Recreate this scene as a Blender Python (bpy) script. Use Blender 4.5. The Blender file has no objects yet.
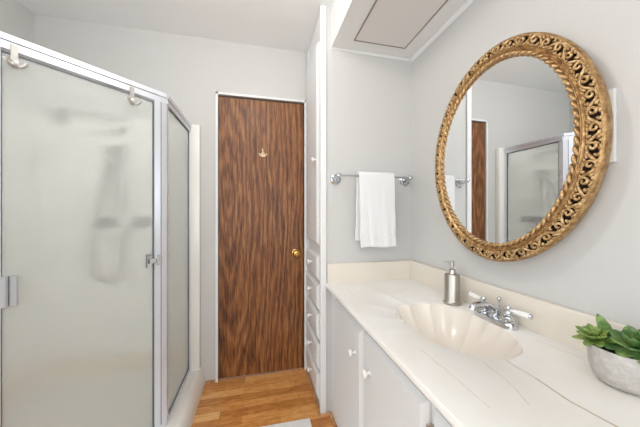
import bpy, bmesh, math, random
from mathutils import Vector, Matrix, noise
C = bpy.context.scene.collection
sc = bpy.context.scene
PI = math.pi
V = Vector

# ------------------------------------------------------------------ camera, light, exposure
cam_d = bpy.data.cameras.new('camera'); cam = bpy.data.objects.new('camera', cam_d); C.objects.link(cam)
cam_d.sensor_fit = 'HORIZONTAL'; cam_d.sensor_width = 36.0
cam_d.lens = 36.0*262.8/640.0
cam_d.clip_start = 0.02
cam.location = (0, 0, 1.173)
cam.rotation_euler = (PI/2, 0, -0.229)
sc.camera = cam
sc.view_settings.view_transform = 'Standard'; sc.view_settings.look = 'None'
sc.view_settings.gamma = 1.0; sc.view_settings.use_curve_mapping = False
sc.view_settings.exposure = -0.02

w = bpy.data.worlds.new('daylight'); sc.world = w; w.use_nodes = True
w.node_tree.nodes['Background'].inputs[0].default_value = (0.85, 0.92, 1.0, 1)
w.node_tree.nodes['Background'].inputs[1].default_value = 1.5

def area(name, loc, rot, sx, sy, power, col=(1, 1, 1)):
    l = bpy.data.lights.new(name, 'AREA'); l.shape = 'RECTANGLE'; l.size = sx; l.size_y = sy
    l.energy = power; l.color = col
    o = bpy.data.objects.new(name, l); C.objects.link(o); o.location = loc; o.rotation_euler = rot
    return o
# unseen fill light, added at an invented window behind the camera
area('rear_fill_light', (-0.20, -1.30, 1.45), (-PI/2+PI, 0, 0), 1.8, 1.4, 22.0, (0.94, 0.975, 1.0))
# second added fill light, at an invented opening in the left wall
area('side_fill_light', (-1.30, -0.15, 1.30), (0, -PI/2, 0), 1.7, 1.5, 13.0, (0.94, 0.975, 1.0))
LAMP = (-0.12, 0.86, 2.24)

# ------------------------------------------------------------------ dimensions
XW, XL, YB, YN, ZC, YR = 0.942, -1.33, 1.951, 1.49, 2.384, -1.35
XC = 0.358         # face of the tall cabinet
ZK = 0.766         # countertop
ZS = 2.146         # underside of soffit
XSF = 0.415

# ------------------------------------------------------------------ materials
def lin(c):
    return tuple((x/12.92 if x <= 0.04045 else ((x+0.055)/1.055)**2.4) for x in (v/255 for v in c)) + (1,)
def mat(name, col, rough=0.5, metal=0.0, coat=0.0, spec=None):
    m = bpy.data.materials.new(name); m.use_nodes = True
    b = m.node_tree.nodes['Principled BSDF']
    b.inputs['Base Color'].default_value = lin(col); b.inputs['Roughness'].default_value = rough
    b.inputs['Metallic'].default_value = metal; b.inputs['Coat Weight'].default_value = coat
    if spec is not None: b.inputs['Specular IOR Level'].default_value = spec
    return m
class NT:
    def __init__(s, m): s.t = m.node_tree; s.b = s.t.nodes['Principled BSDF']
    def n(s, typ, **k):
        nd = s.t.nodes.new(typ)
        for a, v in k.items(): setattr(nd, a, v)
        return nd
    def l(s, a, b): s.t.links.new(a, b)
    def coord(s, scale=(1, 1, 1), rot=(0, 0, 0), loc=(0, 0, 0)):
        tc = s.n('ShaderNodeTexCoord'); mp = s.n('ShaderNodeMapping')
        mp.inputs['Scale'].default_value = scale; mp.inputs['Rotation'].default_value = rot; mp.inputs['Location'].default_value = loc
        s.l(tc.outputs['Object'], mp.inputs['Vector']); return mp.outputs['Vector']
    def noise(s, vec, scale, detail=4, rough=0.5, dist=0.0):
        nd = s.n('ShaderNodeTexNoise'); nd.inputs['Scale'].default_value = scale; nd.inputs['Detail'].default_value = detail
        nd.inputs['Roughness'].default_value = rough; nd.inputs['Distortion'].default_value = dist
        s.l(vec, nd.inputs['Vector']); return nd.outputs['Fac']
    def ramp(s, fac, stops):
        nd = s.n('ShaderNodeValToRGB'); cr = nd.color_ramp
        while len(cr.elements) < len(stops): cr.elements.new(0.5)
        for e, (p, c) in zip(cr.elements, stops): e.position = p; e.color = c if len(c) == 4 else lin(c)
        s.l(fac, nd.inputs['Fac']); return nd.outputs['Color']
    def mix(s, fac, a, b, mode='MIX'):
        nd = s.n('ShaderNodeMix', data_type='RGBA', blend_type=mode)
        for sock, v in ((nd.inputs[0], fac), (nd.inputs[6], a), (nd.inputs[7], b)):
            if hasattr(v, 'is_linked'): s.l(v, sock)
            else: sock.default_value = v
        return nd.outputs[2]
    def math(s, op, a, b=None, c=None, clamp=False):
        nd = s.n('ShaderNodeMath', operation=op, use_clamp=clamp)
        for i, v in enumerate((a, b, c)):
            if v is None: continue
            if hasattr(v, 'is_linked'): s.l(v, nd.inputs[i])
            else: nd.inputs[i].default_value = v
        return nd.outputs[0]
    def bump(s, h, strength=0.2, dist=0.002):
        nd = s.n('ShaderNodeBump'); nd.inputs['Strength'].default_value = strength; nd.inputs['Distance'].default_value = dist
        s.l(h, nd.inputs['Height']); s.l(nd.outputs['Normal'], s.b.inputs['Normal'])
    def base(s, c): s.l(c, s.b.inputs['Base Color'])

def wall_mat(name, col, vertical=True):
    m = mat(name, col, 0.62); t = NT(m)
    f = t.noise(t.coord((60, 60, 4) if vertical else (30, 30, 30)), 1.6, 4, 0.6)
    f2 = t.noise(t.coord((1, 1, 1)), 45, 3)
    d = tuple(max(0, c-1) for c in col)
    t.base(t.ramp(f, [(0.35, d), (0.65, col)]))
    t.bump(t.math('ADD', f, f2), 0.02, 0.001)
    return m
M = {}
M['wall'] = wall_mat('vinyl_wall_paint', (206, 205, 202))
M['wall_warm'] = wall_mat('warm_wall_paint', (204, 203, 200))
M['ceiling'] = wall_mat('ceiling_paint', (243, 244, 244), False)
M['soffit'] = mat('soffit_paint', (233, 233, 232), 0.6)
M['panel'] = mat('soffit_light_diffuser', (222, 218, 215), 0.55)
M['white'] = mat('white_gloss_paint', (233, 234, 234), 0.38)
M['cab'] = mat('vanity_grey_white_paint', (226, 228, 228), 0.4)
M['cab_side'] = mat('cabinet_end_paint', (214, 211, 207), 0.45)
M['knobw'] = mat('white_ceramic', (240, 240, 238), 0.12, coat=0.5)
M['dark'] = mat('gap_shade', (25, 20, 16), 0.8)
M['surround'] = mat('acrylic_surround', (242, 241, 236), 0.25, coat=0.3)
M['curb'] = mat('shower_pan_acrylic', (232, 228, 220), 0.28, coat=0.3)
M['alu'] = mat('bright_anodised_aluminium', (226, 229, 236), 0.36, 0.6)
M['rubber'] = mat('glazing_gasket', (92, 96, 100), 0.6)
M['chrome'] = mat('chrome', (205, 208, 212), 0.08, 1.0)
M['nickel'] = mat('satin_nickel', (196, 190, 182), 0.32, 1.0)
M['steel'] = mat('brushed_steel', (176, 170, 162), 0.34, 1.0)
M['darkchrome'] = mat('darkened_chrome', (70, 72, 72), 0.4, 0.5)
M['hooknickel'] = mat('light_satin_nickel', (196, 193, 188), 0.3, 0.9)
M['brass'] = mat('polished_brass', (196, 158, 92), 0.22, 1.0)
M['brass_pale'] = mat('pale_brass', (232, 210, 172), 0.35, 0.5)
M['porcelain'] = mat('porcelain', (246, 245, 242), 0.12, coat=0.6)
M['splash'] = mat('cultured_marble_cream', (229, 220, 207), 0.35, coat=0.15)
M['bowl'] = mat('cultured_marble_bowl', (238, 229, 218), 0.22, coat=0.35)
M['mirror'] = mat('mirror_silver', (238, 240, 241), 0.0, 1.0)
M['fret_shade'] = mat('fret_shadow_backing', (38, 24, 12), 0.9)
M['green_a'] = mat('succulent_yellow_green', (150, 176, 84), 0.42)
M['green_b'] = mat('succulent_deep_green', (78, 134, 72), 0.38)
M['soil'] = mat('potting_soil', (48, 36, 28), 0.95)
M['plastic'] = mat('white_plastic', (220, 219, 216), 0.5)
M['lampglass'] = mat('opal_glass_lit', (255, 250, 240), 0.4)
b = M['lampglass'].node_tree.nodes['Principled BSDF']
b.inputs['Emission Color'].default_value = (1.0, 0.965, 0.92, 1); b.inputs['Emission Strength'].default_value = 50.0
M['winglass'] = mat('clear_glass', (250, 252, 252), 0.0); M['winglass'].node_tree.nodes['Principled BSDF'].inputs['Transmission Weight'].default_value = 1.0

# walnut door
m = mat('walnut_door_veneer', (120, 74, 42), 0.48); t = NT(m); M['doorwood'] = m
vec = t.coord((1, 1, 0.10))
wv = t.n('ShaderNodeTexWave', wave_type='RINGS', rings_direction='Y'); wv.inputs['Scale'].default_value = 9
wv.inputs['Distortion'].default_value = 9; wv.inputs['Detail'].default_value = 4; wv.inputs['Detail Scale'].default_value = 1.2
mpw = t.coord((1, 1, 0.16), loc=(-0.06, 0, -0.20)); t.l(mpw, wv.inputs['Vector'])
streak = t.noise(t.coord((1, 1, 0.045)), 170, 5, 0.75, 0.6)
blot = t.noise(t.coord((1, 1, 0.10)), 26, 4, 0.6, 1.4)
f = t.math('ADD', t.math('MULTIPLY', wv.outputs['Fac'], 0.12), t.math('ADD', t.math('MULTIPLY', streak, 0.56), t.math('MULTIPLY', blot, 0.42)))
t.base(t.ramp(f, [(0.40, (70, 36, 14)), (0.52, (122, 74, 36)), (0.62, (152, 100, 54)), (0.78, (184, 136, 84))]))
pore = t.noise(t.coord((1, 1, 0.035)), 260, 3, 0.6); t.bump(pore, 0.25, 0.001)
basec = t.b.inputs['Base Color'].links[0].from_socket
t.base(t.mix(t.ramp(pore, [(0.36, (255, 255, 255)), (0.50, (0, 0, 0))]), basec, t.mix(1.0, basec, lin((176, 150, 130)), 'MULTIPLY')))

# laminate floor
m = mat('oak_strip_laminate', (190, 130, 70), 0.33, coat=0.15); t = NT(m); M['floor'] = m
br = t.n('ShaderNodeTexBrick'); br.offset = 0.37; br.offset_frequency = 2; br.squash = 1.0
br.inputs['Color1'].default_value = (0, 0, 0, 1); br.inputs['Color2'].default_value = (1, 1, 1, 1); br.inputs['Mortar'].default_value = (0.5, 0.5, 0.5, 1)
br.inputs['Scale'].default_value = 1.0; br.inputs['Brick Width'].default_value = 0.34; br.inputs['Row Height'].default_value = 0.062
br.inputs['Mortar Size'].default_value = 0.0006
t.l(t.coord((1, 1, 1), loc=(0.095, 0.022, 0)), br.inputs['Vector'])
grain = t.noise(t.coord((0.10, 1, 1)), 70, 5, 0.6, 0.5)
grain2 = t.noise(t.coord((0.35, 1, 1)), 22, 4, 0.6, 2.2)
f = t.math('ADD', t.math('MULTIPLY', br.outputs['Color'], 0.34), t.math('ADD', t.math('MULTIPLY', grain, 0.44), t.math('MULTIPLY', grain2, 0.44)))
f = t.math('SUBTRACT', f, 0.10)
c = t.ramp(f, [(0.26, (150, 88, 38)), (0.42, (194, 126, 62)), (0.58, (222, 158, 88)), (0.76, (240, 192, 126))])
c = t.mix(br.outputs['Fac'], c, lin((120, 72, 36))); t.base(c)
M['woodtrim'] = mat('oak_quarter_round', (188, 138, 92), 0.45); t = NT(M['woodtrim'])
t.base(t.ramp(t.noise(t.coord((1, 1, 1)), 30, 4), [(0.3, (158, 106, 64)), (0.7, (206, 160, 112))]))

# countertop with veins drawn along real seams of colour in the slab
m = mat('veined_cultured_marble', (238, 234, 226), 0.36, coat=0.1); t = NT(m); M['counter'] = m
tc = t.n('ShaderNodeTexCoord')
nz = t.n('ShaderNodeTexNoise'); nz.inputs['Scale'].default_value = 14; nz.inputs['Detail'].default_value = 3
t.l(tc.outputs['Object'], nz.inputs['Vector'])
vm = t.n('ShaderNodeVectorMath', operation='MULTIPLY_ADD')
t.l(nz.outputs['Color'], vm.inputs[0]); vm.inputs[1].default_value = (0.014, 0.014, 0); 
off = t.n('ShaderNodeVectorMath', operation='ADD'); t.l(tc.outputs['Object'], off.inputs[0]); off.inputs[1].default_value = (.66-0.007, .8-0.007, 0)
t.l(off.outputs[0], vm.inputs[2]); wp = vm.outputs[0]
def seg(p, q, width):
    px, py = p; qx, qy = q; L = math.hypot(qx-px, qy-py); dx, dy = (qx-px)/L, (qy-py)/L
    s = t.n('ShaderNodeVectorMath', operation='SUBTRACT'); t.l(wp, s.inputs[0]); s.inputs[1].default_value = (px, py, 0)
    a = t.n('ShaderNodeVectorMath', operation='DOT_PRODUCT'); t.l(s.outputs[0], a.inputs[0]); a.inputs[1].default_value = (dx, dy, 0)
    n_ = t.n('ShaderNodeVectorMath', operation='DOT_PRODUCT'); t.l(s.outputs[0], n_.inputs[0]); n_.inputs[1].default_value = (-dy, dx, 0)
    al = t.math('PINGPONG', a.outputs['Value'], 1e6)
    inside = t.math('MULTIPLY', t.math('GREATER_THAN', a.outputs['Value'], 0), t.math('LESS_THAN', a.outputs['Value'], L))
    d = t.math('ABSOLUTE', n_.outputs['Value'])
    k = t.math('SUBTRACT', 1.0, t.math('DIVIDE', d, width), clamp=True)
    return t.math('MULTIPLY', k, inside)
veins = [((.668, .60), (.666, .508), .0030, .8), ((.666, .508), (.657, .435), .0040, .95), ((.657, .435), (.667, .34), .0036, .95),
         ((.599, .605), (.591, .525), .0018, .5), ((.591, .525), (.561, .442), .0018, .5),
         ((.473, .70), (.477, .594), .0018, .55), ((.477, .594), (.471, .454), .0016, .5), ((.868, .668), (.888, .552), .0022, .55), ((.461, 1.33), (.461, 1.22), .0034, .35),
         ((.80, 1.30), (.62, 1.16), .0022, .25)]
acc = None
for p, q, wd, st in veins:
    k = t.math('MULTIPLY', seg(p, q, wd), st)
    acc = k if acc is None else t.math('MAXIMUM', acc, k)
soft = t.ramp(t.noise(t.coord((1, 1, 1)), 5, 3), [(0.35, (238, 234, 227)), (0.65, (243, 241, 237))])
t.base(t.mix(acc, soft, lin((172, 146, 108))))

# gilt
m = mat('antique_gilt', (190, 146, 76), 0.40, 0.6); t = NT(m); M['gilt'] = m
f = t.noise(t.coord(), 60, 3, 0.6)
t.base(t.ramp(f, [(0.32, (128, 92, 54)), (0.52, (172, 134, 86)), (0.72, (208, 176, 128))])); t.bump(t.noise(t.coord(), 220, 2), 0.25, 0.001)
m = mat('antique_gilt_light', (214, 178, 112), 0.42, 0.55); t = NT(m); M['gilt_light'] = m
f = t.noise(t.coord(), 90, 3, 0.6)
t.base(t.ramp(f, [(0.32, (146, 112, 70)), (0.52, (190, 154, 106)), (0.72, (226, 200, 158))]))

# concrete pot, towel, rug
m = mat('concrete', (186, 180, 174), 0.8); t = NT(m); M['concrete'] = m
t.base(t.ramp(t.noise(t.coord(), 70, 6, 0.7), [(0.3, (172, 166, 160)), (0.5, (186, 181, 175)), (0.7, (200, 196, 190))])); t.bump(t.noise(t.coord(), 160, 4), 0.3, 0.001)
m = mat('white_terry', (236, 236, 236), 0.95); t = NT(m); M['terry'] = m
m.node_tree.nodes['Principled BSDF'].inputs['Sheen Weight'].default_value = 0.3
t.bump(t.noise(t.coord(), 420, 2), 0.5, 0.002)
m = mat('white_rug_pile', (250, 250, 250), 0.95); t = NT(m); M['rug'] = m
t.bump(t.noise(t.coord(), 260, 3), 0.4, 0.002)

# obscure shower glass
def obscure(name, tint, k):
    m = bpy.data.materials.new(name); m.use_nodes = True; nt = m.node_tree; nt.nodes.clear()
    def n(ty): return nt.nodes.new(ty)
    out = n('ShaderNodeOutputMaterial'); rf = n('ShaderNodeBsdfGlass'); tl = n('ShaderNodeBsdfTranslucent'); df = n('ShaderNodeBsdfDiffuse')
    rf.inputs['Roughness'].default_value = 0.17; rf.inputs['IOR'].default_value = 1.16; rf.inputs['Color'].default_value = lin(tint)
    tl.inputs['Color'].default_value = lin(tint); df.inputs['Color'].default_value = lin(tint)
    nz = n('ShaderNodeTexNoise'); nz.inputs['Scale'].default_value = 190; nz.inputs['Detail'].default_value = 2
    tc = n('ShaderNodeTexCoord'); nt.links.new(tc.outputs['Object'], nz.inputs['Vector'])
    bp = n('ShaderNodeBump'); bp.inputs['Strength'].default_value = 0.5; bp.inputs['Distance'].default_value = 0.001
    nt.links.new(nz.outputs['Fac'], bp.inputs['Height'])
    for s in (rf,): nt.links.new(bp.outputs['Normal'], s.inputs['Normal'])
    m1 = n('ShaderNodeMixShader'); m1.inputs[0].default_value = 0.6
    nt.links.new(tl.outputs[0], m1.inputs[1]); nt.links.new(df.outputs[0], m1.inputs[2])
    m2 = n('ShaderNodeMixShader'); m2.inputs[0].default_value = k
    nt.links.new(rf.outputs[0], m2.inputs[1]); nt.links.new(m1.outputs[0], m2.inputs[2])
    tp = n('ShaderNodeBsdfTransparent'); m3 = n('ShaderNodeMixShader'); m3.inputs[0].default_value = 0.27
    nt.links.new(m2.outputs[0], m3.inputs[1]); nt.links.new(tp.outputs[0], m3.inputs[2])
    nt.links.new(m3.outputs[0], out.inputs['Surface'])
    return m
M['glass'] = obscure('obscure_shower_glass', (253, 255, 253), 0.38)

# ------------------------------------------------------------------ mesh helpers
def obj(name, bm, m, parent=None, smooth=False, loc=None):
    me = bpy.data.meshes.new(name)
    bmesh.ops.recalc_face_normals(bm, faces=bm.faces[:])
    bm.to_mesh(me); bm.free()
    if smooth:
        for p in me.polygons: p.use_smooth = True
        if smooth != 'all':
            try: me.set_sharp_from_angle(angle=math.radians(38))
            except Exception: pass
    me.materials.append(m)
    o = bpy.data.objects.new(name, me); C.objects.link(o)
    if parent: o.parent = parent
    return o
def B(): return bmesh.new()
def bx(bm, x0, x1, y0, y1, z0, z1, bev=0.0, seg=2):
    r = bmesh.ops.create_cube(bm, size=1.0)
    vs = r['verts']
    for v in vs:
        v.co = V(((x0+x1)/2+v.co.x*(x1-x0), (y0+y1)/2+v.co.y*(y1-y0), (z0+z1)/2+v.co.z*(z1-z0)))
    if bev > 0:
        es = list({e for v in vs for e in v.link_edges})
        bmesh.ops.bevel(bm, geom=es, offset=bev, segments=seg, profile=0.5, affect='EDGES')
    return bm
def box(name, a, m, parent=None, bev=0.0, smooth=False):
    return obj(name, bx(B(), *a, bev=bev), m, parent, smooth)
def tube(bm, pts, r, n=10, closed=False, cap=True, up=None):
    pts = [V(p) for p in pts]; N = len(pts)
    rr = r if isinstance(r, (list, tuple)) else [r]*N
    rings = []; prev = None
    for i, p in enumerate(pts):
        if closed: tg = (pts[(i+1) % N]-pts[i-1])
        else: tg = pts[min(i+1, N-1)]-pts[max(i-1, 0)]
        tg.normalize()
        if prev is None:
            a = V((0, 0, 1)) if abs(tg.z) < 0.9 else V((1, 0, 0))
            u = tg.cross(a).normalized()
        else:
            u = (prev - tg*prev.dot(tg)).normalized()
        prev = u; v = tg.cross(u)
        rings.append([bm.verts.new(p+(u*math.cos(2*PI*k/n)+v*math.sin(2*PI*k/n))*rr[i]) for k in range(n)])
    for i in range(N if closed else N-1):
        a, b2 = rings[i], rings[(i+1) % N]
        for k in range(n): bm.faces.new((a[k], a[(k+1) % n], b2[(k+1) % n], b2[k]))
    if cap and not closed:
        bm.faces.new(rings[0][::-1]); bm.faces.new(rings[-1])
    return bm
def lathe(bm, prof, loc=(0, 0, 0), axis=(0, 0, 1), n=32, sx=1.0):
    ax = V(axis).normalized(); q = V((0, 0, 1)).rotation_difference(ax); loc = V(loc)
    rings = []
    for r, z in prof:
        if r < 1e-6: rings.append([bm.verts.new(loc+q @ V((0, 0, z)))])
        else: rings.append([bm.verts.new(loc+q @ V((r*math.cos(2*PI*k/n)*sx, r*math.sin(2*PI*k/n), z))) for k in range(n)])
    for a, b2 in zip(rings, rings[1:]):
        for k in range(n):
            k2 = (k+1) % n
            if len(a) == 1 and len(b2) == 1: continue
            if len(a) == 1: bm.faces.new((a[0], b2[k], b2[k2]))
            elif len(b2) == 1: bm.faces.new((a[k], a[k2], b2[0]))
            else: bm.faces.new((a[k], a[k2], b2[k2], b2[k]))
    if len(rings[0]) > 1: bm.faces.new(rings[0][::-1])
    if len(rings[-1]) > 1: bm.faces.new(rings[-1])
    return bm
def prism(bm, poly, z0, z1):
    a = [bm.verts.new((x, y, z0)) for x, y in poly]; b2 = [bm.verts.new((x, y, z1)) for x, y in poly]
    n = len(poly)
    for k in range(n): bm.faces.new((a[k], a[(k+1) % n], b2[(k+1) % n], b2[k]))
    bm.faces.new(a[::-1]); bm.faces.new(b2); return bm
def extrude(bm, prof, p0, p1, u, v):
    """profile (a,b) laid out on axes u,v and swept from p0 to p1"""
    p0, p1, u, v = V(p0), V(p1), V(u), V(v)
    a = [bm.verts.new(p0+u*x+v*y) for x, y in prof]; b2 = [bm.verts.new(p1+u*x+v*y) for x, y in prof]
    n = len(prof)
    for k in range(n): bm.faces.new((a[k], a[(k+1) % n], b2[(k+1) % n], b2[k]))
    bm.faces.new(a[::-1]); bm.faces.new(b2); return bm
def struct(o): o['kind'] = 'structure'; return o
def thing(name, label, cat, loc=(0, 0, 0), group=None):
    o = bpy.data.objects.new(name, None); C.objects.link(o); o.location = loc
    o.empty_display_size = 0.05
    return tag(o, label, cat, group)
def tag(o, label, cat, group=None):
    o['label'] = label; o['category'] = cat
    if group: o['group'] = group
    return o
def put(o, root):
    """parent while the mesh keeps its world placement"""
    o.parent = root; o.matrix_parent_inverse = Matrix.Translation(-V(root.location)); return o
def P(name, bm, m, root, smooth=False, label=None):
    o = obj(name, bm, m, None, smooth)
    chain = root; off = V((0, 0, 0))
    o.parent = root
    # geometry is given in world space: shift into the root's space
    w0 = V((0, 0, 0)); r = root
    while r is not None: w0 += V(r.location); r = r.parent
    o.data.transform(Matrix.Translation(-w0))
    if label: o['label'] = label
    return o

# ------------------------------------------------------------------ room shell
T = 0.08
struct(box('floor', (XL-T, XW+T, YR-T, YB+T, -T, 0), M['floor']))
struct(box('ceiling', (XL-T, XW+T, YR-T, YB+T, ZC, ZC+T), M['ceiling']))
DX0, DX1, DZ1 = -0.273, 0.330, 2.0
bm = B(); bx(bm, XL-T, DX0-.004, YB, YB+T, 0, ZC); bx(bm, DX1+.004, XW+T, YB, YB+T, 0, ZC); bx(bm, DX0-.004, DX1+.004, YB, YB+T, DZ1+.005, ZC)
struct(obj('wall_back', bm, M['wall']))
bm = B(); bx(bm, XL-T, XL, YR-T, -.95, 0, ZC); bx(bm, XL-T, XL, .65, YB, 0, ZC); bx(bm, XL-T, XL, -.95, .65, 0, .4); bx(bm, XL-T, XL, -.95, .65, 2.2, ZC)
struct(obj('wall_left', bm, M['wall_warm']))
wf = B()
for a in ((-.95, -.90, .4, 2.2), (.60, .65, .4, 2.2), (-.90, .60, .4, .45), (-.90, .60, 2.15, 2.2), (-.175, -.125, .45, 2.15)):
    bx(wf, XL-.06, XL-.02, a[0], a[1], a[2], a[3])
w2 = struct(obj('added_window_2', wf, M['white']))  # added window, out of view, made to go with the side fill
obj('pane', bx(B(), XL-.045, XL-.041, -.90, .60, .45, 2.15), M['winglass'], w2)
struct(box('wall_right', (XW, XW+T, YR-T, YB, 0, ZC), M['wall']))
struct(box('wall_alcove', (0.372, XW, YN, YN+0.05, 0, ZC), M['wall']))
bm = B(); bx(bm, XL, -1.15, YR-T, YR, 0, ZC); bx(bm, 0.75, XW, YR-T, YR, 0, ZC); bx(bm, -1.15, 0.75, YR-T, YR, 0, 0.7); bx(bm, -1.15, 0.75, YR-T, YR, 2.2, ZC)
struct(obj('wall_rear', bm, M['wall']))
wf = B()
for a in ((-1.15, -1.10, .70, 2.2), (.70, .75, .70, 2.2), (-1.10, .70, .70, .75), (-1.10, .70, 2.15, 2.2), (-.225, -.175, .75, 2.15)):
    bx(wf, a[0], a[1], YR-.06, YR-.02, a[2], a[3])
w1 = struct(obj('added_window_1', wf, M['white']))  # added window, out of view, made to go with the rear fill
obj('pane', bx(B(), -1.10, .70, YR-.045, YR-.041, .75, 2.15), M['winglass'], w1)

# door
dr = bpy.data.objects.new('door_1', None); C.objects.link(dr); dr.location = (DX0, YB, 0); struct(dr)
P('door_panel', bx(B(), DX0, DX1-.004, YB+.006, YB+.040, .012, DZ1-.006, bev=.001, seg=1), M['doorwood'], dr)
P('door_gap_shade', bx(bx(bx(B(), DX0-.004, DX0, YB+.02, YB+.06, 0, DZ1+.005), DX1-.004, DX1+.004, YB+.02, YB+.06, 0, DZ1+.005), DX0, DX1-.004, YB+.02, YB+.06, DZ1-.006, DZ1+.005), M['dark'], dr)  # near-black strips, the shade of the door gap put into their colour
kn = lathe(B(), [(0.030, 0), (0.031, .004), (0.026, .009), (0.012, .012), (0.011, .028), (0.020, .034), (0.026, .044), (0.026, .052), (0.020, .060), (0.010, .062), (0.008, .059), (0, .059)], (0.268, YB+.006, .879), (0, -1, 0))
P('door_knob', kn, M['brass'], dr, True)
lp = bx(B(), DX1-.010, DX1-.004, YB-.002, YB+.01, .84, .92, bev=.001, seg=1)
P('latch_plate', lp, M['brass'], dr)
# small brass coat hook screwed to the door: back plate, post finial, two prongs
hx, hz, hy = 0.03, 1.60, YB+.006
bm = B()
bx(bm, hx-.022, hx+.022, hy-.005, hy, hz-.018, hz+.010, bev=.002)
lathe(bm, [(0.012, 0), (0.014, .004), (0.008, .010), (0, .012)], (hx, hy-.003, hz+.012), (0, -1, 0), 16)
tube(bm, [(hx, hy-.004, hz+.0), (hx, hy-.022, hz+.006), (hx-.002, hy-.034, hz+.028), (hx-.004, hy-.030, hz+.048)], [.005, .005, .0045, .006], 8)
for s in (-1, 1):
    tube(bm, [(hx+s*.012, hy-.004, hz-.008), (hx+s*.020, hy-.022, hz-.016), (hx+s*.028, hy-.034, hz-.012), (hx+s*.034, hy-.034, hz+.006)], [.005, .0045, .0045, .006], 8)
bmesh.ops.scale(bm, vec=(.8, .7, .82), verts=bm.verts, space=Matrix.Translation((-hx, -hy, -hz)))
P('coat_hook', bm, M['brass_pale'], dr, True)
# casing, a thin white strip around the door
bm = B()
bx(bm, DX0-.020, DX0-.003, YB-.012, YB, 0, DZ1+.020, bev=.002); bx(bm, DX1+.003, DX1+.022, YB-.012, YB, 0, DZ1+.020, bev=.002)
bx(bm, DX0-.020, DX1+.022, YB-.012, YB, DZ1+.004, DZ1+.020, bev=.002)
struct(obj('trim_1', bm, M['white']))

# soffit: box hanging along the right wall, moulding and light panel in its underside
bm = B(); bx(bm, XSF, XW, YR, YN, ZS, ZC)
sf = struct(obj('soffit', bm, M['soffit']))
bm = B(); extrude(bm, [(0, 0), (.014, 0), (.016, .004), (.006, .012), (.003, .018), (0, .018)], (XW, YR, ZS), (XW, YN, ZS), (-1, 0, 0), (0, 0, -1))
struct(obj('trim_2', bm, M['white']))
bm = B(); extrude(bm, [(0, 0), (.009, 0), (.009, .005), (.003, .010), (0, .010)], (XSF, YN, ZS), (XW, YN, ZS), (0, -1, 0), (0, 0, -1))
struct(obj('trim_3', bm, M['white']))
lt = thing('light_panel', 'grey flat unlit light panel set in the underside of the white soffit', 'light', (0.68, 0.75, ZS-.004))
P('diffuser', bx(B(), .525, .832, -.25, 1.385, ZS-.0035, ZS-.0005), M['panel'], lt)
bm = B()
for a in ((.519, .525, -.256, 1.391), (.832, .838, -.256, 1.391), (.525, .832, -.256, -.25), (.525, .832, 1.385, 1.391)): bx(bm, a[0], a[1], a[2], a[3], ZS-.006, ZS-.0005)
P('panel_frame', bm, mat('panel_edge_shadow_gap', (148, 138, 128), 0.6), lt)

# wooden quarter rounds at the floor
def qr(name, p0, p1, out):
    bm = B(); r = .016
    extrude(bm, [(0, 0), (r, 0)]+[(r*math.cos(a), r*math.sin(a)) for a in (0.4, 0.8, 1.2)]+[(0, r)], p0, p1, out, (0, 0, 1))
    return struct(obj(name, bm, M['woodtrim'], None))
qr('baseboard_back', (-.356, YB, 0), (DX0-.020, YB, 0), (0, -1, 0))
qr('baseboard_cabinet', (XC-.004, YB-.013, 0), (XC-.004, YN-.008, 0), (-1, 0, 0))
qr('baseboard_alcove', (XC-.02, YN-.008, 0), (.405, YN-.008, 0), (0, -1, 0))

# ------------------------------------------------------------------ bevelled fronts
def front(x_front, y0, y1, z0, z1, th=.018, ch=.018):
    """slab lying in a YZ plane facing -X with wide chamfered border"""
    bm = B(); s = th*.7
    xb, xm = x_front+th, x_front+s
    def ring(x, d): return [bm.verts.new((x, y, z)) for y, z in ((y0+d, z0+d), (y1-d, z0+d), (y1-d, z1-d), (y0+d, z1-d))]
    r = [ring(xb, 0), ring(xm, 0), ring(x_front, ch)]
    for a, b2 in zip(r, r[1:]):
        for k in range(4): bm.faces.new((a[k], a[(k+1) % 4], b2[(k+1) % 4], b2[k]))
    bm.faces.new(r[0][::-1]); bm.faces.new(r[-1])
    return bm
def knob(x, y, z, s=1.0):
    return lathe(B(), [(0.008*s, 0), (0.009*s, .002*s), (0.0055*s, .005*s), (0.0055*s, .010*s), (0.012*s, .015*s), (0.0155*s, .020*s), (0.0150*s, .025*s), (0.009*s, .029*s), (0, .030*s)], (x, y, z), (-1, 0, 0), 20)

# tall linen cabinet
lc = thing('linen_cabinet', 'tall narrow white built-in cabinet with five drawers beside the brown door', 'cabinet', (XC, 1.72, 0))
bm = B()
bx(bm, XC, .372, YN-.008, YB-.014, 0, ZC-.002)
P('body', bm, M['white'], lc)
P('corner_stile', bx(B(), XC-.010, .384, YN-.010, YN+.016, .0, ZC-.002, bev=.003), M['white'], lc)
P('wall_stile', bx(B(), XC-.006, XC-.0005, YB-.05, YB-.013, 0, ZC-.002), M['white'], lc)
FX = XC-.020
Y0c, Y1c = 1.527, 1.905
ud = P('door', front(FX, Y0c, Y1c, .985, 2.20), M['white'], lc)
P('knob', knob(FX, 1.565, 1.50), M['knobw'], ud, True)
zt = [.925, .750, .572, .394, .216]
for k, z in enumerate(zt):
    d = P('drawer', front(FX, Y0c, Y1c, z-.150, z, ch=.018), M['white'], lc)
    P('knob', knob(FX, 1.700, z-.068), M['knobw'], d, True)

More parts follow.
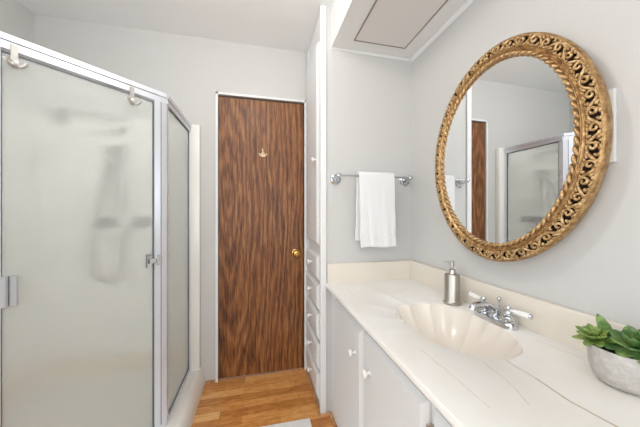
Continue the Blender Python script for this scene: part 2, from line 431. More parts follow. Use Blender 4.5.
# ------------------------------------------------------------------ vanity
VX = .416; YV1 = YN-.001
vc = thing('vanity_cabinet', 'long off-white vanity cabinet with round white knobs under the cream countertop', 'cabinet', (.68, .6, 0))
YV0 = -.45
bm = B(); bx(bm, VX, VX+.018, YV0, YV1, 0, .7455); bx(bm, VX+.018, XW-.001, YV1-.018, YV1, 0, .7455); bx(bm, VX+.018, XW-.001, YV0, YV0+.018, 0, .7455); bx(bm, VX+.018, XW-.001, YV0+.018, YV1-.018, .05, .065)
P('carcass', bm, M['cab'], vc)
def vfront(name, y0, y1, z0, z1, ky=None, kz=None, hinge=None):
    d = P(name, front(VX-.021, y0, y1, z0, z1, th=.020, ch=.016), M['cab'], vc)
    if ky is not None: P('knob', knob(VX-.021, ky, kz), M['knobw'], d, True)
    if hinge is not None:
        for z in (z1-.075, z0+.075):
            h = bx(B(), VX-.012, VX, hinge-.004, hinge+.004, z-.025, z+.025, bev=.001); tube(h, [(VX-.016, hinge, z-.028), (VX-.016, hinge, z+.028)], .0035, 8)
            P('hinge', h, M['nickel'], d, True)
    return d
vfront('door', .985, 1.375, .065, .708, 1.045, .588)
vfront('door', .570, .968, .065, .708, .895, .589, hinge=.562)
vfront('drawer', .190, .548, .500, .708, .37, .61)
vfront('drawer', .190, .548, .285, .488, .37, .39)
vfront('drawer', .190, .548, .065, .273, .37, .17)
vfront('door', -.215, .178, .065, .708, -.15, .588)
qr('baseboard_vanity', (VX-.0005, YN-.008, 0), (VX-.0005, YV0, 0), (-1, 0, 0))

# countertop with moulded shell basin
CX0, CX1, CY0, CY1 = .383, XW-.001, -.48, YN-.002
ct = thing('countertop', 'cream white veined marble countertop with moulded shell basin and backsplash', 'countertop', (.66, .8, ZK))
SC = V((.686, .827)); SA, SB = .156, .230; NA = 180
def shell_R(th):
    c, s = math.cos(th), math.sin(th)
    e = 2.5 + 0.4*s
    return (abs(c/SA)**e+abs(s/SB)**e)**(-1/e)
def lobes(th):
    # scallop: eleven rounded lobes, cusps pointing inwards, stronger at the +Y (fan) end
    return abs(math.sin(th*7+0.35))**0.75 - 0.70
bm = B()
angs = [2*PI*i/NA for i in range(NA)]
def cast(th):
    c, s = math.cos(th), math.sin(th); best = 9
    for lim, comp, o in ((CX0, c, SC.x), (CX1, c, SC.x), (CY0, s, SC.y), (CY1, s, SC.y)):
        if abs(comp) > 1e-9:
            tt = (lim-o)/comp
            if tt > 0: best = min(best, tt)
    return best
for cx_, cy_ in ((CX0, CY0), (CX1, CY0), (CX0, CY1), (CX1, CY1)):
    a = math.atan2(cy_-SC.y, cx_-SC.x) % (2*PI)
    k = min(range(NA), key=lambda i: abs(angs[i]-a)); angs[k] = a
def rimR(th):
    return shell_R(th)*(1+0.085*lobes(th)*(0.60+0.40*math.sin(th)))
rim = []; outer = []; mid = []
for a in angs:
    c, s = math.cos(a), math.sin(a); R0 = rimR(a); R1 = cast(a)
    rim.append(bm.verts.new((SC.x+c*R0, SC.y+s*R0, ZK-.0018)))
    rm = R0+min(.004, (R1-R0)*.4)
    mid.append(bm.verts.new((SC.x+c*rm, SC.y+s*rm, ZK)))
    outer.append(bm.verts.new((SC.x+c*R1, SC.y+s*R1, ZK)))
for i in range(NA):
    j = (i+1) % NA
    bm.faces.new((rim[i], rim[j], mid[j], mid[i])); bm.faces.new((mid[i], mid[j], outer[j], outer[i]))
# front edge, rounded nose
nose = [(0, 0), (-.004, -.0015), (-.0065, -.006), (-.0065, -.016), (-.003, -.020), (.03, -.020)]
prev = None
for dx, dz in nose:
    cur = [bm.verts.new((CX0+dx, CY0, ZK+dz)), bm.verts.new((CX0+dx, CY1, ZK+dz))]
    if prev: bm.faces.new((prev[0], prev[1], cur[1], cur[0]))
    prev = cur
bx(bm, CX0+.005, CX1, CY0, CY0+.02, ZK-.020, ZK-.0005)
slab = P('slab', bm, M['counter'], ct, True)
# basin
bm = B(); NR = 22; rings = []
for k in range(NR+1):
    tt = k/NR                                # 0 rim .. 1 drain
    u = 1-tt
    ring = []
    for a in angs:
        c, s = math.cos(a), math.sin(a)
        R0 = shell_R(a)*(1+0.085*lobes(a)*(0.60+0.40*math.sin(a))*(u**(2.2+3*max(0,-math.sin(a)+.35))))
        rr = R0*(0.10+0.90*u) if k < NR else R0*0.10
        d = .138*(1-(u**2.4))
        d += -.006*lobes(a)*(max(0, math.sin(a)*.8+.2)**1.5)*math.sin(PI*min(1, tt*1.1))*-1
        off = V((-0.015, 0.0))*tt
        ring.append(bm.verts.new((SC.x+off.x+c*rr, SC.y+off.y+s*rr, ZK-.0018-d)))
    rings.append(ring)
for a, b2 in zip(rings, rings[1:]):
    for i in range(NA):
        j = (i+1) % NA; bm.faces.new((a[i], a[j], b2[j], b2[i]))
bm.faces.new(rings[-1])
bowl = P('sink_basin', bm, M['bowl'], ct, 'all')
dz = ZK-.139
P('drain', lathe(B(), [(0.030, 0), (0.030, .002), (0.022, .003), (0.020, .001), (0.012, .002), (0, .004)], (SC.x-.015, SC.y, dz), (0, 0, 1), 24), M['chrome'], bowl, True)
def splash(name, a):
    bm = bx(B(), *a)
    es = [e for e in bm.edges if all(abs(v.co.z-a[5]) < 1e-6 for v in e.verts)]
    bmesh.ops.bevel(bm, geom=es, offset=.004, segments=3, profile=0.5, affect='EDGES')
    return P(name, bm, M['splash'], ct, True)
splash('backsplash', (XW-.020, XW-.0005, CY0, YN-.0215, ZK-.001, .880))
splash('side_splash', (CX0+.004, XW-.0005, YN-.021, YN-.0005, ZK-.001, .880))

# ------------------------------------------------------------------ faucet
fc = thing('faucet', 'chrome two-handle faucet with white porcelain levers behind the shell basin', 'faucet', (.872, .819, ZK))
fx, fy, fz = .872, .819, ZK
bm = B(); pts = []
for i in range(48):
    a = 2*PI*i/48; x = math.cos(a)*.029; y = math.sin(a)*.029+(.056 if math.sin(a) > 0 else -.056)
    pts.append((fx+x, fy+y))
prev = None
for sc_, z in ((1, .0), (1, .014), (.95, .019), (.72, .021)):
    cur = [bm.verts.new((fx+(x-fx)*sc_, fy+(y-fy)*(sc_ if sc_ == 1 else 1-(1-sc_)*.35), fz+z)) for x, y in pts]
    if prev:
        for i in range(48): bm.faces.new((prev[i], prev[(i+1) % 48], cur[(i+1) % 48], cur[i]))
    prev = cur
bm.faces.new(prev)
P('deck_plate', bm, M['chrome'], fc, True)
for s in (1, -1):
    y = fy+s*.053
    h = P('handle', lathe(B(), [(0.025, .014), (0.025, .023), (0.020, .026), (0.0215, .032), (0.020, .039), (0.011, .043), (0.009, .047), (0.012, .050), (0.011, .056), (0.0075, .060), (0.0095, .064), (0.0105, .069), (0.008, .075), (0, .078)], (fx, y, fz), (0, 0, 1), 28), M['chrome'], fc, True)
    d = V((.012*(1 if s < 0 else .2), s*.068, .004 if s > 0 else .000)); p0 = V((fx, y, fz+.062))
    P('lever', tube(B(), [p0+d*.12, p0+d*.3, p0+d*.33, p0+d*.95, p0+d*1.02], [.004, .0045, .0090, .0108, .0105], 16), M['porcelain'], h, True, 'white porcelain lever')
    P('lever_cap', tube(B(), [p0+d*1.02, p0+d*1.05, p0+d*1.10, p0+d*1.13], [.0098, .0100, .0080, .003], 16), M['chrome'], h, True)
bm = lathe(B(), [(0.021, .014), (0.021, .020), (0.016, .026), (0.018, .036), (0.017, .048), (0.010, .055), (0, .057)], (fx, fy, fz), (0, 0, 1), 28)
arc = [V((fx, fy, fz+.040)), V((fx-.020, fy, fz+.056)), V((fx-.045, fy, fz+.066)), V((fx-.070, fy, fz+.068)), V((fx-.088, fy, fz+.067)), V((fx-.100, fy, fz+.062)), V((fx-.105, fy, fz+.052))]
fine = []
for i in range(len(arc)-1):
    for k in range(4): fine.append(arc[i].lerp(arc[i+1], k/4))
fine.append(arc[-1])
for _ in range(4): fine = [fine[0]]+[(fine[i-1]+fine[i]*2+fine[i+1])/4 for i in range(1, len(fine)-1)]+[fine[-1]]
tube(bm, fine, [.014-.003*i/len(fine) for i in range(len(fine))], 18)
P('spout', bm, M['chrome'], fc, True)
P('lift_rod', lathe(B(), [(0.003, .014), (0.003, .072), (0.0055, .075), (0.008, .081), (0.0065, .088), (0.004, .090), (0, .091)], (fx+.019, fy, fz), (0, 0, 1), 16), M['chrome'], fc, True)

# ------------------------------------------------------------------ soap dispenser
sx_, sy_ = .852, 1.022
sd = thing('soap_dispenser', 'brushed steel soap pump bottle standing left of the faucet', 'soap dispenser', (sx_, sy_, ZK))
P('bottle', lathe(B(), [(0, 0), (0.037, 0), (0.038, .004), (0.038, .009), (0.034, .013), (0.0325, .016), (0.0325, .130), (0.031, .134), (0.016, .136), (0, .136)], (sx_, sy_, ZK), (0, 0, 1), 40), M['steel'], sd, True)
P('collar', lathe(B(), [(0.016, .1355), (0.016, .142), (0.0135, .146), (0.0135, .154), (0.006, .157), (0, .157)], (sx_, sy_, ZK), (0, 0, 1), 28), M['nickel'], sd, True)
bm = lathe(B(), [(0.0055, .1565), (0.0055, .165), (0.0095, .167), (0.0095, .190), (0.007, .193), (0, .193)], (sx_, sy_, ZK), (0, 0, 1), 24)
q = V((sx_, sy_, ZK+.186)); dv = V((-.90, .30, 0)).normalized()
tube(bm, [q, q+dv*.02, q+dv*.036+V((0, 0, .0015)), q+dv*.044+V((0, 0, -.002))], [.0045, .004, .0035, .003], 12)
P('pump_head', bm, M['nickel'], sd, True)

# ------------------------------------------------------------------ succulent pot
px, py = .848, .443
pp = thing('succulent_pot', 'round grey concrete pot of green succulents at right end of countertop', 'plant', (px, py, ZK))
prof = [(0, 0), (0.038, 0), (0.048, .005), (0.0565, .016), (0.0620, .034), (0.0645, .060), (0.0655, .086), (0.0645, .0875), (0.0605, .0875), (0.059, .083), (0.057, .066), (0, .066)]
P('pot', lathe(B(), prof, (px, py, ZK), (0, 0, 1), 56), M['concrete'], pp, True)
P('soil', lathe(B(), [(0.0570, .067), (0.05, .073), (0.02, .076), (0, .076)], (px, py, ZK), (0, 0, 1), 32), M['soil'], pp, True)
def leaf(bm, base, direction, up, L, W, th, curl, tip=1.35):
    d = V(direction).normalized(); upv = V(up); s = d.cross(upv).normalized(); n_ = s.cross(d).normalized()
    NS, NCR = 12, 10; prev = None
    for i in range(NS+1):
        u = i/NS
        wd = W*(math.sin(PI*min(1, (u**tip)*0.93+.07))**0.62)*(1 if u < 1 else 0.02)
        if u > .97: wd *= .25
        tk = th*(1-.55*u)
        cen = V(base)+d*(L*u)+n_*(curl*L*u*u)
        ring = []
        for k in range(NCR):
            a = 2*PI*k/NCR
            y = math.cos(a)*wd/2; z = math.sin(a)*tk/2+0.9*(abs(y)/(W/2))**2*th*0.55
            ring.append(bm.verts.new(cen+s*y+n_*(z*(1.7 if z > 0 else 1.0))))
        if prev:
            for k in range(NCR): bm.faces.new((prev[k], prev[(k+1) % NCR], ring[(k+1) % NCR], ring[k]))
        else: bm.faces.new(ring[::-1])
        prev = ring
    bm.faces.new(prev)
def leafmat(name, c1, c2, tipc):
    m = mat(name, c1, .36); t = NT(m)
    f = t.noise(t.coord(), 28, 3, 0.6)
    t.base(t.ramp(f, [(0.34, c1), (0.54, c2), (0.76, tipc)]))
    m.node_tree.nodes['Principled BSDF'].inputs['Subsurface Weight'].default_value = 0.0
    m.node_tree.nodes['Principled BSDF'].inputs['Subsurface Radius'].default_value = (.004, .006, .002)
    return m
lm1 = leafmat('leaf_yellow_green', (84, 112, 48), (130, 154, 78), (200, 206, 120))
lm2 = leafmat('leaf_deep_green', (52, 84, 44), (92, 124, 68), (150, 172, 104))
def rosette(c, rings, m, tilt=(0, 0), seed=1, name='rosette', label=None):
    rnd = random.Random(seed); bm = B(); c = V(c); k0 = 0
    R = Matrix.Rotation(tilt[0], 3, 'X') @ Matrix.Rotation(tilt[1], 3, 'Y')
    for (n, L, W, el, lift, curl) in rings:
        for i in range(n):
            a = 2*PI*(i+0.5*(k0 % 2))/n+rnd.uniform(-.12, .12)+k0*.3; e = el+rnd.uniform(-.07, .07)
            d = R @ V((math.cos(a)*math.cos(e), math.sin(a)*math.cos(e), math.sin(e))); up = R @ V((-math.cos(a)*math.sin(e), -math.sin(a)*math.sin(e), math.cos(e)))
            leaf(bm, c+R @ V((0, 0, lift)), d, up, L*rnd.uniform(.92, 1.08), W, .0065, curl)
        k0 += 1
    lathe(bm, [(0.005, -.012), (0.006, .0), (0.004, .006), (0, .008)], c, (0, 0, 1), 10)
    return P(name, bm, m, pp, True, label)
rosette((px-.026, py+.040, ZK+.091), [(8, .045, .021, .0, 0, .16), (7, .039, .019, .36, .004, .20), (6, .029, .015, .74, .007, .2), (4, .017, .009, 1.15, .009, .1)], lm1, (-.15, -.30), 3, label='yellow-green pointed rosette')
rosette((px-.010, py-.024, ZK+.097), [(8, .055, .029, .0, 0, .20), (7, .047, .028, .36, .004, .36), (6, .036, .024, .70, .007, .5), (4, .023, .017, 1.0, .009, .5)], lm2, (.05, -.45), 8, label='deep green rounded rosette')
rosette((px+.034, py+.006, ZK+.086), [(6, .036, .024, .2, 0, .1), (5, .028, .020, .6, .005, .2), (4, .018, .012, 1.0, .008, .3)], lm2, (0, .1), 5, label='small green rosette at the back')
bm = B(); leaf(bm, (px+.002, py+.022, ZK+.080), (-.30, .30, 1), (-.6, -.7, .2), .084, .026, .006, .10, 1.1)
P('tall_leaf', bm, lm2, pp, True)

# ------------------------------------------------------------------ towel bar and towel
tb = thing('towel_bar', 'chrome towel bar with round ornate rosettes on the alcove wall', 'towel bar', (.65, YN, 1.375))
BZ, BY = 1.389, 1.425
for x in (.440, .893):
    bm = lathe(B(), [(0.031, 0), (0.032, .003), (0.029, .006), (0.030, .009), (0.024, .013), (0.022, .012), (0.019, .016), (0.012, .022), (0.010, .026)], (x, YN, 1.374), (0, -1, 0), 32)
    tube(bm, [(x, YN-.022, 1.374), (x, YN-.040, 1.375), (x, YN-.055, 1.380), (x, BY, BZ-.003)], [.010, .0085, .0085, .010], 14)
    lathe(bm, [(0, -.016), (0.009, -.014), (0.014, -.008), (0.0155, 0), (0.014, .008), (0.009, .014), (0, .016)], (x, BY, BZ), (1, 0, 0), 20)
    for k in range(10):
        a = 2*PI*k/10; lathe(bm, [(0, -.004), (.004, 0), (0, .004)], (x+.026*math.cos(a), YN-.009, 1.374+.026*math.sin(a)), (0, -1, 0), 8)
    P('bracket', bm, M['chrome'], tb, True)
P('rod', tube(B(), [(.440, BY, BZ), (.893, BY, BZ)], .0055, 16), M['chrome'], tb, True)

bm = B(); nx = 40; TX0, TX1 = .556, .777
prof = []
zf, zb = .978, 1.015
r = .017
NF = 46
for i in range(NF+1): prof.append((BY-r, zf+(BZ-zf)*i/NF, 0))
for i in range(1, 12):
    a = PI-PI*i/12; prof.append((BY+r*math.cos(a), BZ+r*math.sin(a), 1))
for i in range(NF+1): prof.append((BY+r, BZ-(BZ-zb)*i/NF, 2))
rows = []
for (y, z, part) in prof:
    drop = max(0, (BZ-z)/(BZ-zf)); row = []
    for i in range(nx+1):
        u = i/nx; xs = TX0+(TX1-TX0)*u
        wob = .006*math.sin(u*9+1.2)*drop+.003*math.sin(u*23+z*9)*drop
        yy = y+(-.004*drop-abs(wob)*.6 if part == 0 else (.004*drop+wob*.4 if part == 2 else 0))
        # woven hem bands
        if part == 0 and (1.028 < z < 1.036 or 1.046 < z < 1.052 or 1.060 < z < 1.066): yy += .0028
        sh = (.006*drop if part == 0 else -.006*drop)
        row.append(bm.verts.new((xs+sh+.002*math.sin(z*40)*drop, yy, z+.003*math.sin(u*7)*drop*(1 if part == 0 else -1))))
    rows.append(row)
for a, b2 in zip(rows, rows[1:]):
    for i in range(nx): bm.faces.new((a[i], a[i+1], b2[i+1], b2[i]))
tw = obj('hand_towel', bm, M['terry'], None, 'all')
tag(tw, 'folded white terry hand towel hanging over the chrome bar', 'towel')
md = tw.modifiers.new('thick', 'SOLIDIFY'); md.thickness = .016; md.offset = 0.2
md = tw.modifiers.new('sub', 'SUBSURF'); md.levels = 1; md.render_levels = 1

# ------------------------------------------------------------------ oval mirror
MCY, MCZ, MA, MB_ = .8405, 1.404, .2730, .345
MYAW = -0.016      # the silvered glass sits very slightly askew in its frame
mr = thing('oval_mirror', 'large oval mirror in an ornate openwork gold frame on the right wall', 'mirror', (XW, MCY, MCZ))
def mp(th, wd, h):       # th around, wd outward from the inner lip, h in front of the wall
    c, s = math.cos(th), math.sin(th)
    nrm = V((c/MA, s/MB_)).normalized()
    return V((XW-h, MCY+MA*c+nrm.x*wd, MCZ+MB_*s+nrm.y*wd))
def ringmesh(prof, n=200, closed=True):
    bm = B(); rr = [[bm.verts.new(mp(2*PI*i/n, w_, h_)) for i in range(n)] for w_, h_ in prof]
    prs = list(zip(rr, rr[1:]))+([(rr[-1], rr[0])] if closed else [])
    for a, b2 in prs:
        for i in range(n): j = (i+1) % n; bm.faces.new((a[i], a[j], b2[j], b2[i]))
    return bm
bm = B(); n = 160; ctr = bm.verts.new((XW-.057, MCY, MCZ)); rg = [bm.verts.new(mp(2*PI*i/n, .006, .057)) for i in range(n)]
for v in [ctr]+rg: v.co.x += (v.co.y-MCY)*MYAW
for i in range(n): bm.faces.new((ctr, rg[i], rg[(i+1) % n]))
rg2 = [bm.verts.new(mp(2*PI*i/n, .006, .052)) for i in range(n)]
for i in range(n): bm.faces.new((rg[i], rg[(i+1) % n], rg2[(i+1) % n], rg2[i]))
bm.faces.new(rg2)
P('mirror_glass', bm, M['mirror'], mr)
# body: inner lip, stepped ridges, recessed channel, outer rim
P('frame_body', ringmesh([(0.002, .050), (0.002, .060), (.005, .061), (.0125, .061), (.0155, .064), (.0175, .067), (.0195, .0655), (.0215, .0670), (.0245, .0700), (.0270, .0675), (.0285, .0690), (.0302, .0670), (.0308, .055),
                          (.0625, .045), (.0635, .058), (.0660, .0605), (.0685, .058), (.0695, .050), (.0680, .038), (.061, .018), (.048, .004), (.030, .004), (.012, .030)]), M['gilt'], mr, True)
P('fret_shade_backing', ringmesh([(.0308, .0570), (.0625, .0500), (.0623, .043), (.0310, .050)]), M['fret_shade'], mr)  # dark backing, shade inside the pierced holes put into its colour
# rope bead
bm = B(); N = 84
for i in range(N):
    th = 2*PI*i/N; e = 2*PI/N
    pts = []
    for k in range(7):
        u = k/6; q_ = mp(th+e*(u-.5)*1.25, .0015+.0135*u, .0612+.0045*math.sin(PI*u)); pts.append(q_)
    tube(bm, pts, [.0022, .0042, .0056, .0062, .0058, .0044, .0022], 8)
P('rope_bead', bm, M['gilt_light'], mr, 'all')
# pierced scrollwork
bm = B(); rnd = random.Random(4); m0 = .0467
def sh(w_):
    u = (w_-m0)/.014
    return .0655-.0020*u-.0020*u*u
def path(th0, pl, r):
    pts = []
    c, s2 = math.cos(th0), math.sin(th0); ds = math.hypot(MA*s2, MB_*c)+m0
    for s, w_ in pl: pts.append(mp(th0+s/ds, w_, sh(w_)))
    L = len(pts)
    tube(bm, pts, [1.1*r*(0.55+0.45*math.sin(PI*(i+.6)/(L+.2))) for i in range(L)], 6)
per = 0; K = 2000; cum = [0]
for i in range(K):
    th = 2*PI*(i+.5)/K; per += math.hypot((MA+m0)*math.sin(th), (MB_+m0)*math.cos(th))*2*PI/K; cum.append(per)
import bisect
def th_at(s): return 2*PI*bisect.bisect_left(cum, s % per)/K
N = 46; cell = per/N
for i in range(N):
    th = th_at(i*cell); f = 1 if i % 2 else -1
    j_ = lambda a: rnd.uniform(-a, a)
    sp = []; th += rnd.uniform(-.006, .006); j1 = rnd.uniform(.4, 1.3)
    for k in range(17):
        u = k/16; a = u*PI*2.4+j1; rr = .0122*(1-u*.74); sp.append((rr*math.cos(a)*1.1, m0+f*(.001+rr*math.sin(a))))
    path(th, sp, .0040)
    path(th, [(cell*(.18+.78*k/8), m0+f*(.0125*math.cos(PI*k/8))) for k in range(9)], .0042)
    path(th, [(cell*.52+j_(.001), m0-f*.0142), (cell*.50, m0-f*.0095), (cell*.40, m0-f*.0060)], .0042)
    path(th, [(cell*.45, m0+f*.0148), (cell*.55, m0+f*.0100), (cell*.68, m0+f*.0075)], .0040)
    path(th, [(cell*.30, m0+f*.0140), (cell*.26, m0+f*.0105), (cell*.20+j_(.001), m0+f*.0090)], .0034)
    path(th, [(-cell*.12, m0-f*.0150), (cell*.02, m0-f*.0150), (cell*.16, m0-f*.0150)], .0040)
    path(th, [(cell*.80, m0+f*.0030), (cell*.86, m0+f*.0055), (cell*.93, m0+f*.0120)], .0034)
    for q_ in range(3):
        s0 = cell*(q_/3+.1)+j_(.002)
        for sd_, w_ in ((1, .0618), (-1, .0318)):
            path(th, [(s0-.0045, w_), (s0, w_-sd_*.0022), (s0+.0050, w_-sd_*.0002)], .0036)
path_n = 220
for wd, rr in ((.0308, .0024), (.0628, .0030)):
    tube(bm, [mp(2*PI*i/path_n, wd, sh(wd)-.001) for i in range(path_n)], rr, 6, closed=True)
P('scrollwork', bm, M['gilt_light'], mr, 'all')

# wall box behind mirror
wb = tag(box('wall_plate', (XW-.012, XW, .508, .60, 1.312, 1.512), M['plastic'], None, .003, True), 'white rectangular wall plate partly hidden behind right edge of the gold mirror', 'wall plate')

# ------------------------------------------------------------------ rug
bm = B(); bx(bm, -.30, .283, .75, 1.470, .0005, .012, bev=.005)
tag(obj('bath_mat', bm, M['rug'], None, True), 'white bath mat lying on the wood floor before the vanity', 'bath mat')

# ------------------------------------------------------------------ ceiling lamp (out of frame, lights the room)
cl = thing('ceiling_lamp', 'round white glass globe lamp under the ceiling', 'lamp', (LAMP[0], LAMP[1], ZC))
P('canopy', lathe(B(), [(0.06, 0), (0.06, .012), (0.02, .022), (0.012, .026), (0.012, .07), (0, .07)], (LAMP[0], LAMP[1], ZC), (0, 0, -1), 32), M['white'], cl, True)
P('lamp_shade', lathe(B(), [(0, -.08)]+[(.08*math.sin(a*PI/16), -.08*math.cos(a*PI/16)) for a in range(1, 16)]+[(0, .08)], LAMP, (0, 0, 1), 32), M['lampglass'], cl, 'all')

# ------------------------------------------------------------------ shower (neo-angle corner enclosure)
XS, YA, ZH, ZP = -.455, 1.450, 1.765, .12
XD, YD = -.848, 1.057
se = thing('shower_enclosure', 'frosted glass corner shower with silver frame and white pan', 'shower', (-.9, 1.5, 0))
# pan: curb with slanted outer face
def pan():
    bm = B()
    o = .062
    # outer top polyline (outside edge) and outer floor polyline
    top = [(XS+.068, YB-.001), (XS+.068, YA-.028), (XD+.028, YD-.068), (XL+.001, YD-.068)]
    flo = [(XS+.094, YB-.001), (XS+.094, YA-.039), (XD+.039, YD-.094), (XL+.001, YD-.094)]
    inn = [(XS-.035, YB-.001), (XS-.035, YA+.0142), (XD-.0145, YD+.035), (XL+.001, YD+.035)]
    bot = [(XS-.070, YB-.001), (XS-.070, YA+.029), (XD-.029, YD+.070), (XL+.001, YD+.070)]
    lay = [[bm.verts.new((x, y, 0)) for x, y in flo], [bm.verts.new((x, y, ZP-.012)) for x, y in [(a[0]*.8+b_[0]*.2, a[1]*.8+b_[1]*.2) for a, b_ in zip(top, flo)]],
           [bm.verts.new((x, y, ZP)) for x, y in [(a[0]*.93+b_[0]*.07, a[1]*.93+b_[1]*.07) for a, b_ in zip(top, inn)]], [bm.verts.new((x, y, ZP)) for x, y in inn], [bm.verts.new((x, y, .045)) for x, y in bot]]
    for a, b2 in zip(lay, lay[1:]):
        for k in range(3): bm.faces.new((a[k], a[k+1], b2[k+1], b2[k]))
    cor = bm.verts.new((XL+.001, YB-.001, .045))
    bm.faces.new(lay[-1]+[cor])
    return bm
pn = P('shower_pan', pan(), M['curb'], se, True)
# acrylic surround on both walls with front flange
bm = B()
bx(bm, XL+.001, XS+.012, YB-.022, YB-.001, .045, 1.778, bev=.004)
bx(bm, XL+.001, XL+.022, YD-.01, YB-.022, .045, 1.778, bev=.004)
sr = P('surround', bm, M['surround'], se, True)
P('wall_flange', bx(B(), XS-.008, XS+.066, YB-.042, YB-.001, ZP-.002, 1.772, bev=.006), M['surround'], se, True)
P('wall_flange', bx(B(), XL+.001, XL+.042, YD-.066, YD+.008, ZP-.002, 1.772, bev=.006), M['surround'], se, True)
P('pan_lip', bx(bx(B(), XL+.022, XS-.04, YB-.030, YB-.022, .15, .27), XL+.022, XL+.030, YD+.08, YB-.030, .15, .27), mat('beige_aged_pan_lip', (222, 196, 156), .4), se)
# frame bars, plan boxes along a direction
def bar(bm, p, q, off0, off1, z0, z1):
    p, q = V(p), V(q); d = (q-p).normalized(); nn = V((d.y, -d.x))
    if True:
        poly = [p+nn*off0, q+nn*off0, q+nn*off1, p+nn*off1]
    prism(bm, [(a.x, a.y) for a in poly], z0, z1); return bm
A0, A1, D1, D2 = (XS, YB-.043), (XS, YA), (XD, YD), (XL+.043, YD)
# outward normal for A0->A1 (direction -Y): nn = (-1, 0) points inward, so outward offsets are negative
bm = B()
for p, q in ((A0, A1), (A1, D1), (D1, D2)):
    bar(bm, p, q, -.016, .018, ZH-.020, ZH)
    bar(bm, p, q, -.012, .014, ZH-.048, ZH-.022)
P('header', bm, M['alu'], se)
bm = B()
for p, q in ((A0, A1), (A1, D1), (D1, D2)):
    bar(bm, p, q, -.012, .016, ZP+.0005, ZP+.024)
P('sill_track', bm, M['alu'], se)
# posts at the angled corners and wall jambs
def diagpt(s, n_=0):   # s metres along diagonal from A1, n_ outward
    return V((XS-s*.7071+n_*.7071, YA-s*.7071-n_*.7071))
DL = math.hypot(XS-XD, YA-YD)
bm = B()
c = V((XS, YA))
prism(bm, [(XS-.014, YA+.022), (XS+.009, YA+.022), (XS+.009, YA-.004), (XS-.016*.7-.0, YA-.030), (XS-.036, YA-.014), (XS-.018, YA+.004)], ZP+.024, ZH-.020)
P('corner_post', bm, M['alu'], se)
bm = B()
prism(bm, [(XD-.026, YD+.014), (XD-.026, YD-.012), (XD+.002, YD-.012), (XD+.030, YD+.0112), (XD+.014, YD+.036), (XD-.004, YD+.018)], ZP+.024, ZH-.020)
P('corner_post', bm, M['alu'], se)
P('wall_jamb', bx(B(), XS-.012, XS+.010, YB-.062, YB-.043, ZP+.024, ZH-.048), M['alu'], se)
P('wall_jamb', bx(B(), XL+.043, XL+.062, YD-.010, YD+.012, ZP+.024, ZH-.048), M['alu'], se)
# fixed glass
def pane(name, p, q, z0, z1, parent, th=.005):
    return P(name, bar(B(), p, q, -th/2, th/2, z0, z1), M['glass'], parent)
fp = pane('fixed_pane', (XS, YB-.062), (XS, YA+.022), ZP+.024, ZH-.048, se)
bm = B()
def gask(p, q, z0, z1, w_=.004, t_=.0045):
    p, q = V(p), V(q); d = (q-p).normalized()
    bar(bm, p, p+d*w_, -t_, t_, z0, z1); bar(bm, q-d*w_, q, -t_, t_, z0, z1)
    bar(bm, p, q, -t_, t_, z0, z0+w_); bar(bm, p, q, -t_, t_, z1-w_, z1)
gask((XS, YB-.062), (XS, YA+.022), ZP+.024, ZH-.048, .006, .0055)
P('gasket', bm, M['rubber'], fp)
fp2 = pane('fixed_pane', (XD-.026, YD), (XL+.062, YD), ZP+.024, ZH-.048, se)
bm = B(); gask((XD-.026, YD), (XL+.062, YD), ZP+.024, ZH-.048, .006, .0055); P('gasket', bm, M['rubber'], fp2)
# swinging glass door between the posts
s0, s1 = .055, DL-.030
zd0, zd1 = ZP+.028, ZH-.056
sdoor = pane('door', diagpt(s0), diagpt(s1), zd0, zd1, se, .006)
bm = B(); gask(diagpt(s0), diagpt(s1), zd0, zd1, .0035, .0045); P('gasket', bm, M['rubber'], sdoor)
bm = B(); a, b2 = diagpt(s0-.001), diagpt(s0-.034)
bar(bm, a, b2, -.010, .012, ZP+.024, ZH-.048); P('strike_jamb', bm, M['alu'], se)
bm = B(); bar(bm, diagpt(.0265), diagpt(.0235), .0122, .0135, ZP+.024, ZH-.048); P('jamb_seal', bm, M['rubber'], se)
# pull handle / latch at the right and hinge clamp at the left
def dz(s, n_, z): p = diagpt(s, n_); return V((p.x, p.y, z))
def dbox(bm, s0_, s1_, n0, n1, z0, z1, bev=.002):
    r = bmesh.ops.create_cube(bm, size=1.0); vs = r['verts']
    for v in vs:
        v.co = dz((s0_+s1_)/2+v.co.x*(s1_-s0_), (n0+n1)/2+v.co.y*(n1-n0), (z0+z1)/2+v.co.z*(z1-z0))
    if bev: bmesh.ops.bevel(bm, geom=list({e for v in vs for e in v.link_edges}), offset=bev, segments=2, profile=.5, affect='EDGES')
bm = B()
zl = .948
dbox(bm, .066, .086, .004, .012, zl-.030, zl+.030); dbox(bm, .046, .078, .010, .020, zl-.009, zl+.009); dbox(bm, .030, .046, .012, .024, zl-.020, zl+.022)
dbox(bm, .064, .084, -.014, -.004, zl-.028, zl+.028)
P('latch', bm, M['chrome'], sdoor, True)
bm = B()
zh = .915
dbox(bm, s1-.034, s1-.018, .004, .016, zh-.048, zh+.048); dbox(bm, s1-.018, s1-.010, .004, .010, zh-.048, zh+.048, .001); dbox(bm, s1-.010, s1+.012, .006, .020, zh-.048, zh+.048)
P('pivot_clamp', bm, M['chrome'], sdoor, True)

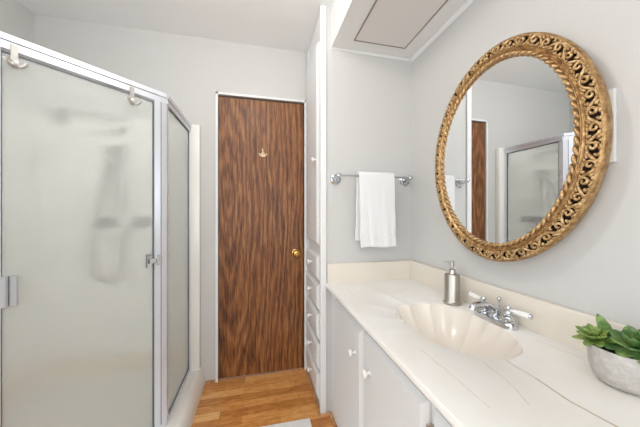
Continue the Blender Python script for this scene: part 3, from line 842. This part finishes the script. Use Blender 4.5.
# over-the-door robe hooks: separate things
def robe_hook(s, label):
    p = dz(s, .016, 1.69); r = thing('robe_hook', label, 'hook', p, 'robe hooks hanging from the shower header')
    bm = B()
    dbox(bm, s-.008, s+.008, .0145, .0170, 1.658, ZH-.028, .0005)
    P('strap', bm, M['hooknickel'], r, True)
    for sg in (-1, 1):
        bm = B()
        pts = [dz(s+sg*.002, .018, 1.672), dz(s+sg*.008, .026, 1.666), dz(s+sg*.014, .034, 1.664), dz(s+sg*.020, .038, 1.669), dz(s+sg*.023, .039, 1.678)]
        tube(bm, pts, [.006, .0062, .0058, .0055, .0068], 10)
        P('prong', bm, M['hooknickel'], r, True)
    P('boss', lathe(B(), [(0.011, 0), (0.012, .004), (0.009, .010), (0, .013)], dz(s, .0170, 1.673), (.7071, -.7071, 0), 20), M['hooknickel'], r, True)
    return r
robe_hook(.150, 'satin nickel double hook above the shower door latch')
robe_hook(.497, 'satin nickel double hook above the pivot clamp, by the left post')

# shower fittings seen blurred through the glass
sv = thing('hand_shower', 'chrome hand shower with hose blurred behind the frosted shower door', 'shower head', (-.87, YB-.022, 1.3))
yb = YB-.022
bm = lathe(B(), [(0.024, 0), (0.024, .006), (0.012, .012), (0, .013)], (-.84, yb, 1.70), (0, -1, 0), 20)
tube(bm, [(-.84, yb, 1.70), (-.85, yb-.06, 1.735), (-.93, yb-.17, 1.735), (-1.00, yb-.27, 1.70)], .010, 12)
P('arm', bm, M['darkchrome'], sv, True)
ax = V((-.45, -.35, -.8)).normalized()
P('head', lathe(B(), [(0.012, -.03), (0.016, 0), (0.030, .018), (0.047, .034), (0.047, .042), (0, .044)], (-1.005, yb-.275, 1.70), ax, 24), M['darkchrome'], sv, True)
P('slide_rail', tube(B(), [(-.86, yb, 1.58), (-.86, yb-.045, 1.58), (-.86, yb-.045, 1.20), (-.86, yb, 1.20)], .011, 10), M['darkchrome'], sv, True)
bm = tube(B(), [(-.86, yb-.06, 1.52), (-.88, yb-.13, 1.42), (-.87, yb-.16, 1.30)], [.014, .016, .012], 12)
lathe(bm, [(0.018, -.02), (0.040, .0), (0.040, .014), (0, .016)], (-.855, yb-.075, 1.55), (-.1, -.8, -.3), 20)
P('handset', bm, M['darkchrome'], sv, True)
hs = []
for k in range(41):
    u = k/40; a = PI*(1+u)
    x = -.875+.075*math.cos(a); z = (.87+.10*math.sin(a))
    hs.append((x, yb-.055, z))
hose = [(-.87, yb-.09, 1.30), (-.90, yb-.08, 1.22), (-.935, yb-.06, 1.10), (-.95, yb-.055, .98)]+hs+[(-.80, yb-.055, .98), (-.81, yb-.045, 1.06), (-.815, yb-.02, 1.10)]
P('hose', tube(B(), [(x, y-.07, z) for x, y, z in hose[:-2]]+hose[-2:], .011, 8), M['darkchrome'], sv, True)
for x in (-.913, -.716):
    t_ = tag(obj('shower_valve', lathe(B(), [(0.034, 0), (0.034, .006), (0.014, .012), (0.014, .060), (0.034, .066), (0.037, .088), (0.028, .098), (0, .100)], (x, yb, 1.118), (0, -1, 0), 24), M['darkchrome'], None, True),
        'round chrome shower valve knob blurred behind the frosted door, ' + ('left one below the hose' if x < -.8 else 'right one near the latch'), 'valve', 'valve knobs inside the shower')
